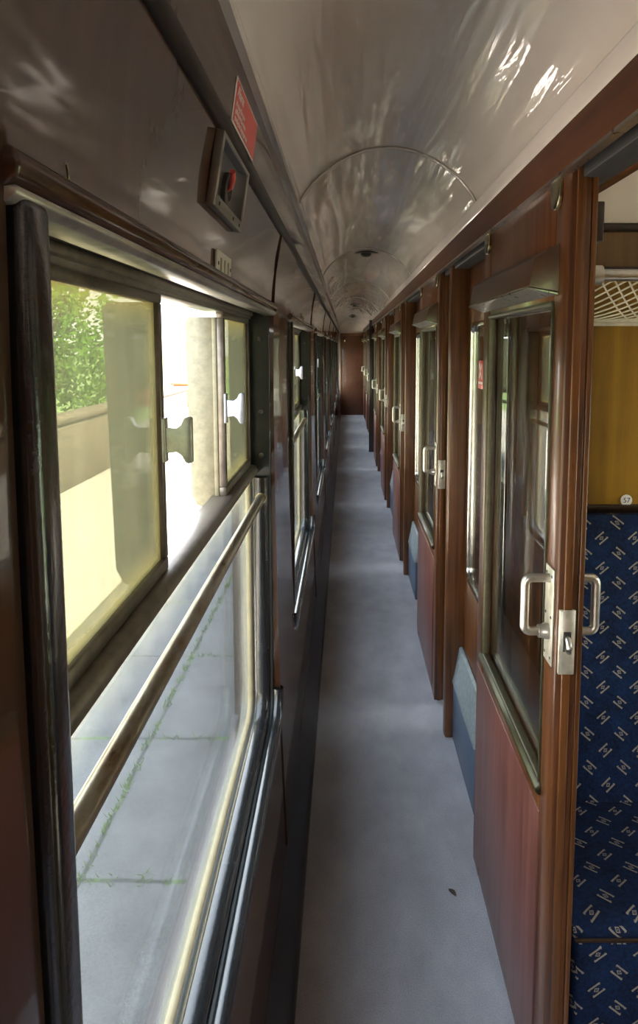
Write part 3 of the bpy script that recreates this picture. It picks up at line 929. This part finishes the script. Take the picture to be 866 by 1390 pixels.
# compartment ceiling, outer right wall with windows, roof, ends
mb = MB()
arc = [(.418,2.02)]+[(.50+1.92*i/16, 2.06+.22*math.sin(PI*(.12+.80*i/16))) for i in range(17)]
mb.prism(arc+[(p[0], p[1]+.02) for p in arc[::-1]], YBACK, YEND)
tag(mb.build('ceiling_compartments', M['cream']), 'cream ceiling over the compartments on the right', 'ceiling', kind='structure')
mb = MB()
for k in range(-1, NB):
    y0, y1 = max(-.07+BAY*k, YBACK), min(-.07+BAY*(k+1), YEND)
    a, b = -.07+BAY*k+.33, -.07+BAY*(k+1)-.33
    if k == -1:
        holed(mb, XR, XR+.06, YBACK, y1, -.3, 2.10, -1.4, -.2, .05, 1.86, .08, .06); continue  # unseen tall opening behind the camera, added to brighten the near corridor
    holed(mb, XR, XR+.06, y0, y1, -.3, 2.10, a, b, .72, 1.66, .08, .06)
tag(mb.build('wall_right', M['mustard']), 'outer wall of the compartments with wide windows on the right', 'wall', kind='structure')
for k in range(NB):
    a, b = -.07+BAY*k+.33, -.07+BAY*(k+1)-.33
    mb = MB()
    if k == 0:
        root = empty('window_41', (XR, a, 0)); og = root
        mb.prism([(p[0]+p[2]*.004, p[1]+p[3]*.004) for p in rrect(0, b-a, .72, 1.66, .08, .06, 8)], .028, .033, 'x'); mb.build('pane', M['glass'], root)
        mb = MB(); mb.ring_sweep(rrect(0, b-a, .72, 1.66, .08, .06, 8), [(-.012,-.004),(.012,-.004),(.012,.045),(0,.045),(-.001,.0)]); mb.build('window_frame', M['black'], root)
    else:
        root = copy_tree(og); root.location.y = a; root.name = 'window_%d' % (41+k)
    tag(root, 'outer window of the %s compartment on the right' % ORD[k], 'window', 'outer compartment windows', 'structure')
mb = MB()
rf = [(-.33,1.99)]+[(1.055+1.39*math.cos(PI-PI*i/20), 2.02+.46*math.sin(PI*i/20)) for i in range(21)]+[(2.49,1.99)]
mb.prism(rf+[(1.055+(p[0]-1.055)*.985, p[1]-.02) for p in rf[::-1]], YBACK, YEND)
tag(mb.build('roof', M['roof']), 'grey curved roof of the coach', 'roof', kind='structure')
# end walls
mb = MB(); mb.box(-.31, 2.48, YEND, YEND+.05, -.1, 2.42)
tag(mb.build('wall_far', M['cream']), 'cream end wall closing the corridor under the barrel ceiling', 'wall', kind='structure')
root = empty('door_9', (-.14, YEND, 0))
tag(root, 'plain mahogany door filling the far end of the corridor', 'door', kind='structure')
mb = MB(); mb.box(0, .62, -.045, -.001, 0, 1.90); mb.build('door_leaf', M['wood_fascia'], root, .004, 2)
mb = MB(); mb.box(0, .62, -.060, -.045, 1.84, 1.90); mb.box(0,.03,-.060,-.045,0,1.84); mb.box(.53,.62,-.06,-.045,0,1.84); mb.build('door_surround', M['wood_post'], root, .003, 2)
mb = MB(); mb.box(.09,.14,-.050,-.044,1.70,1.78); mb.build('door_notice', M['brass'], root, .001, 1)
mb = MB(); mb.box(-.31, 2.48, YBACK-.05, YBACK, -.1, 2.42)
tag(mb.build('wall_back', M['wood_fascia']), 'brown end wall behind the camera', 'wall', kind='structure')

# leaf on the carpet
mb = MB()
o_ = [(0,-.016),(.006,-.008),(.008,0),(.005,.010),(0,.017),(-.006,.009),(-.007,-.001),(-.004,-.010)]
mb.add([(0,0,.0045)]+[(x,y,.002+.004*abs(x)/.008) for x,y in o_]+[(0,0,.0035)]+[(x,y,.001+.004*abs(x)/.008) for x,y in o_],
       [(0,1+i,1+(i+1) % 8) for i in range(8)]+[(9,10+(i+1) % 8,10+i) for i in range(8)]+[(1+i,10+i,10+(i+1) % 8,1+(i+1) % 8) for i in range(8)])
lf = mb.build('dry_leaf', M['dead']); lf.location = (.312, 1.78, 0); lf.rotation_euler.z = .6
tag(lf, 'small dark dry leaf lying on the carpet near the nearest door', 'leaf')

# ------------------------------------------------------------------ outside
PZ = -.25
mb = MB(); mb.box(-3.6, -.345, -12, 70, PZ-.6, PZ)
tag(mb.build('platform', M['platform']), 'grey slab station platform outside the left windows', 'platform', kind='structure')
mb = MB(); mb.box(-60, -3.6, -40, 120, PZ-.7, PZ-.02)
tag(mb.build('ground', M['earth']), 'grassy ground behind the platform', 'ground', kind='structure')
tag(MB().box(-.42, 60, -40, 120, PZ-1.2, PZ-1.0).build('trackbed', M['ballast']), 'pale ballast beside the coach on the right', 'ground', kind='structure')
mb = MB(); mb.box(-3.85, -3.60, -10, 14.8, PZ, .62); mb.box(-3.90, -3.57, -10, 14.8, .62, .70)
tag(mb.build('wall_garden', M['brick'], None, .01, 1), 'low old brick wall at the back of the platform seen through the hazy glass', 'wall', kind='structure')
mb = MB(); mb.box(-5.3, -4.7, 20, 20.6, PZ, .42); mb.box(-5.36, -4.64, 19.95, 20.65, .42, .50)
tag(mb.build('brick_pier', M['redbrick'], None, .02, 1), 'small red brick pier far down the platform in the glare of the open window', 'pier')
# grass in the joints
mb = MB()
def tuft(x, y, n, h):
    for _ in range(n):
        a = random.uniform(0, 2*PI); r_ = random.uniform(0, .018); bx_, by_ = x+r_*math.cos(a), y+random.uniform(-.03,.03)
        hh = h*random.uniform(.5, 1.2); dx, dy = random.uniform(-.02,.02), random.uniform(-.02,.02); w = .0025
        c, s_ = math.cos(a)*w, math.sin(a)*w
        mb.add([(bx_-c,by_-s_,PZ),(bx_+c,by_+s_,PZ),(bx_+dx,by_+dy,PZ+hh)], [(0,1,2)])
for _ in range(320):
    y = random.uniform(1.6, 9)
    tuft(-.925+random.uniform(-.008,.008), y, random.randint(3, 8), .024)
for j in range(8):
    for _ in range(9):
        tuft(random.uniform(-.92,-.45), 2.11+.83*j+random.uniform(-.008,.008), random.randint(3, 7), .022)
tag(mb.build('joint_grass', M['blade']), 'green grass sprouting in the joints of the platform slabs', 'grass', kind='stuff')

def tree(name, x, y, z, rx, ry, rz, n, mat, label, leaf=.10, trunk=True, group=None):
    root = empty(name, (x, y, z))
    tag(root, label, 'tree', group)
    if trunk:
        mb = MB(); mb.tube([(0,0,0),(.05,.03,rz*.5),(.0,.05,rz*1.0),(.08,-.05,rz*1.5)], [.13,.10,.07,.03], 8)
        for a in range(5):
            t = a*1.3; mb.tube([(.02,.04,rz*.7+.1*a),(rx*.35*math.cos(t), ry*.35*math.sin(t), rz*1.1+.1*a),(rx*.6*math.cos(t), ry*.6*math.sin(t), rz*1.4)], [.05,.03,.012], 6)
        mb.build('trunk', M['bark'], root)
    mb = MB()
    blobs = [(random.uniform(-.5,.5)*rx, random.uniform(-.55,.55)*ry, rz*1.05+random.uniform(-.5,.5)*rz, random.uniform(.35,.6)) for _ in range(9)]
    for _ in range(n):
        b = random.choice(blobs)
        d = Vector((random.gauss(0,1), random.gauss(0,1), random.gauss(0,1))).normalized()
        q = random.uniform(.75, 1.05)
        p = Vector((b[0]+d.x*rx*b[3]*q, b[1]+d.y*ry*b[3]*q, max(.1, b[2]+d.z*rz*b[3]*q)))
        u = Vector((random.gauss(0,1), random.gauss(0,1), random.gauss(0,1))).normalized()
        w = u.orthogonal().normalized(); L = leaf*random.uniform(.6,1.3)
        mb.add([tuple(p), tuple(p+u*L*.5+w*L*.28), tuple(p+u*L), tuple(p+u*L*.5-w*L*.28)], [(0,1,2,3)])
    mb.build('crown', M[mat], root)
    return root
k = 0
for y in (-3.5, 0.5, 4.5, 8.5, 12.5):
    tree('leafy_bush', -5.9-.3*(k % 2), y, PZ-.02, 1.5, 1.75, 2.1+.2*(k % 3), 6500, 'leaf' if k % 3 else 'leaf2',
         'bright green leafy bush rising behind the low brick wall, %s along the platform' % ORD[k] if k < 4 else 'bright green leafy bush behind the far end of the low brick wall', .13, True, 'bushes behind the platform wall')
    k += 1
for k, y in enumerate((-4.0, 2.5, 9.0, 15.5)):
    tree('green_light_tree', 8.0+.6*(k % 2), y, PZ-1.0, 1.6, 2.3, 1.9, 2600, 'leaf' if k % 2 else 'leaf2', 'green tree added for its green light outside the compartment windows, %s along the train' % ORD[k], .2, True, 'trees added for green light on the right')  # out of view, added to give green light and reflections

# ------------------------------------------------------------------ light
w = bpy.data.worlds.new('sky_world'); bpy.context.scene.world = w; w.use_nodes = True
nt = w.node_tree; nt.nodes.clear()
out = nt.nodes.new('ShaderNodeOutputWorld'); bg = nt.nodes.new('ShaderNodeBackground')
tc = nt.nodes.new('ShaderNodeTexCoord'); sx = nt.nodes.new('ShaderNodeSeparateXYZ'); rp = nt.nodes.new('ShaderNodeValToRGB')
nt.links.new(tc.outputs['Generated'], sx.inputs[0]); nt.links.new(sx.outputs[2], rp.inputs[0])
rp.color_ramp.elements[0].position = 0; rp.color_ramp.elements[0].color = (1.0, .99, .96, 1)
rp.color_ramp.elements[1].position = .6; rp.color_ramp.elements[1].color = (.74, .83, 1.0, 1)
nt.links.new(rp.outputs[0], bg.inputs[0]); bg.inputs[1].default_value = 2.4
nt.links.new(bg.outputs[0], out.inputs[0])
sl = bpy.data.lights.new('sun', 'SUN'); sl.energy = 17; sl.angle = .009; sl.color = (1, .95, .86)
so = bpy.data.objects.new('sun', sl); C.objects.link(so)
el, az = math.radians(60), math.radians(-15)
d = Vector((math.cos(el)*math.cos(az), math.cos(el)*math.sin(az), math.sin(el)))
so.rotation_euler = d.to_track_quat('Z', 'Y').to_euler(); so.location = d*30

# ------------------------------------------------------------------ camera
F, PX, PP = 890.0, 470.0, math.radians(5.6)
py = 470+F*math.tan(PP)
cam = bpy.data.cameras.new('camera'); co = bpy.data.objects.new('camera', cam); C.objects.link(co)
co.location = (0, 0, 1.6); co.rotation_euler = (PI/2-PP, 0, 0)
cam.sensor_fit = 'AUTO'; cam.sensor_width = 36; cam.lens = F/1390*36
cam.shift_x = -(PX-433)/1390; cam.shift_y = (py-695)/1390
cam.clip_start = .02; cam.clip_end = 300
sc = bpy.context.scene
sc.camera = co
sc.view_settings.view_transform = 'Standard'; sc.view_settings.look = 'None'
sc.view_settings.gamma = 1; sc.view_settings.use_curve_mapping = False; sc.view_settings.exposure = 1.95
sc.cycles.max_bounces = 14; sc.cycles.transparent_max_bounces = 24; sc.cycles.diffuse_bounces = 7; sc.cycles.glossy_bounces = 6
sc.cycles.sample_clamp_indirect = 8; sc.cycles.caustics_reflective = True
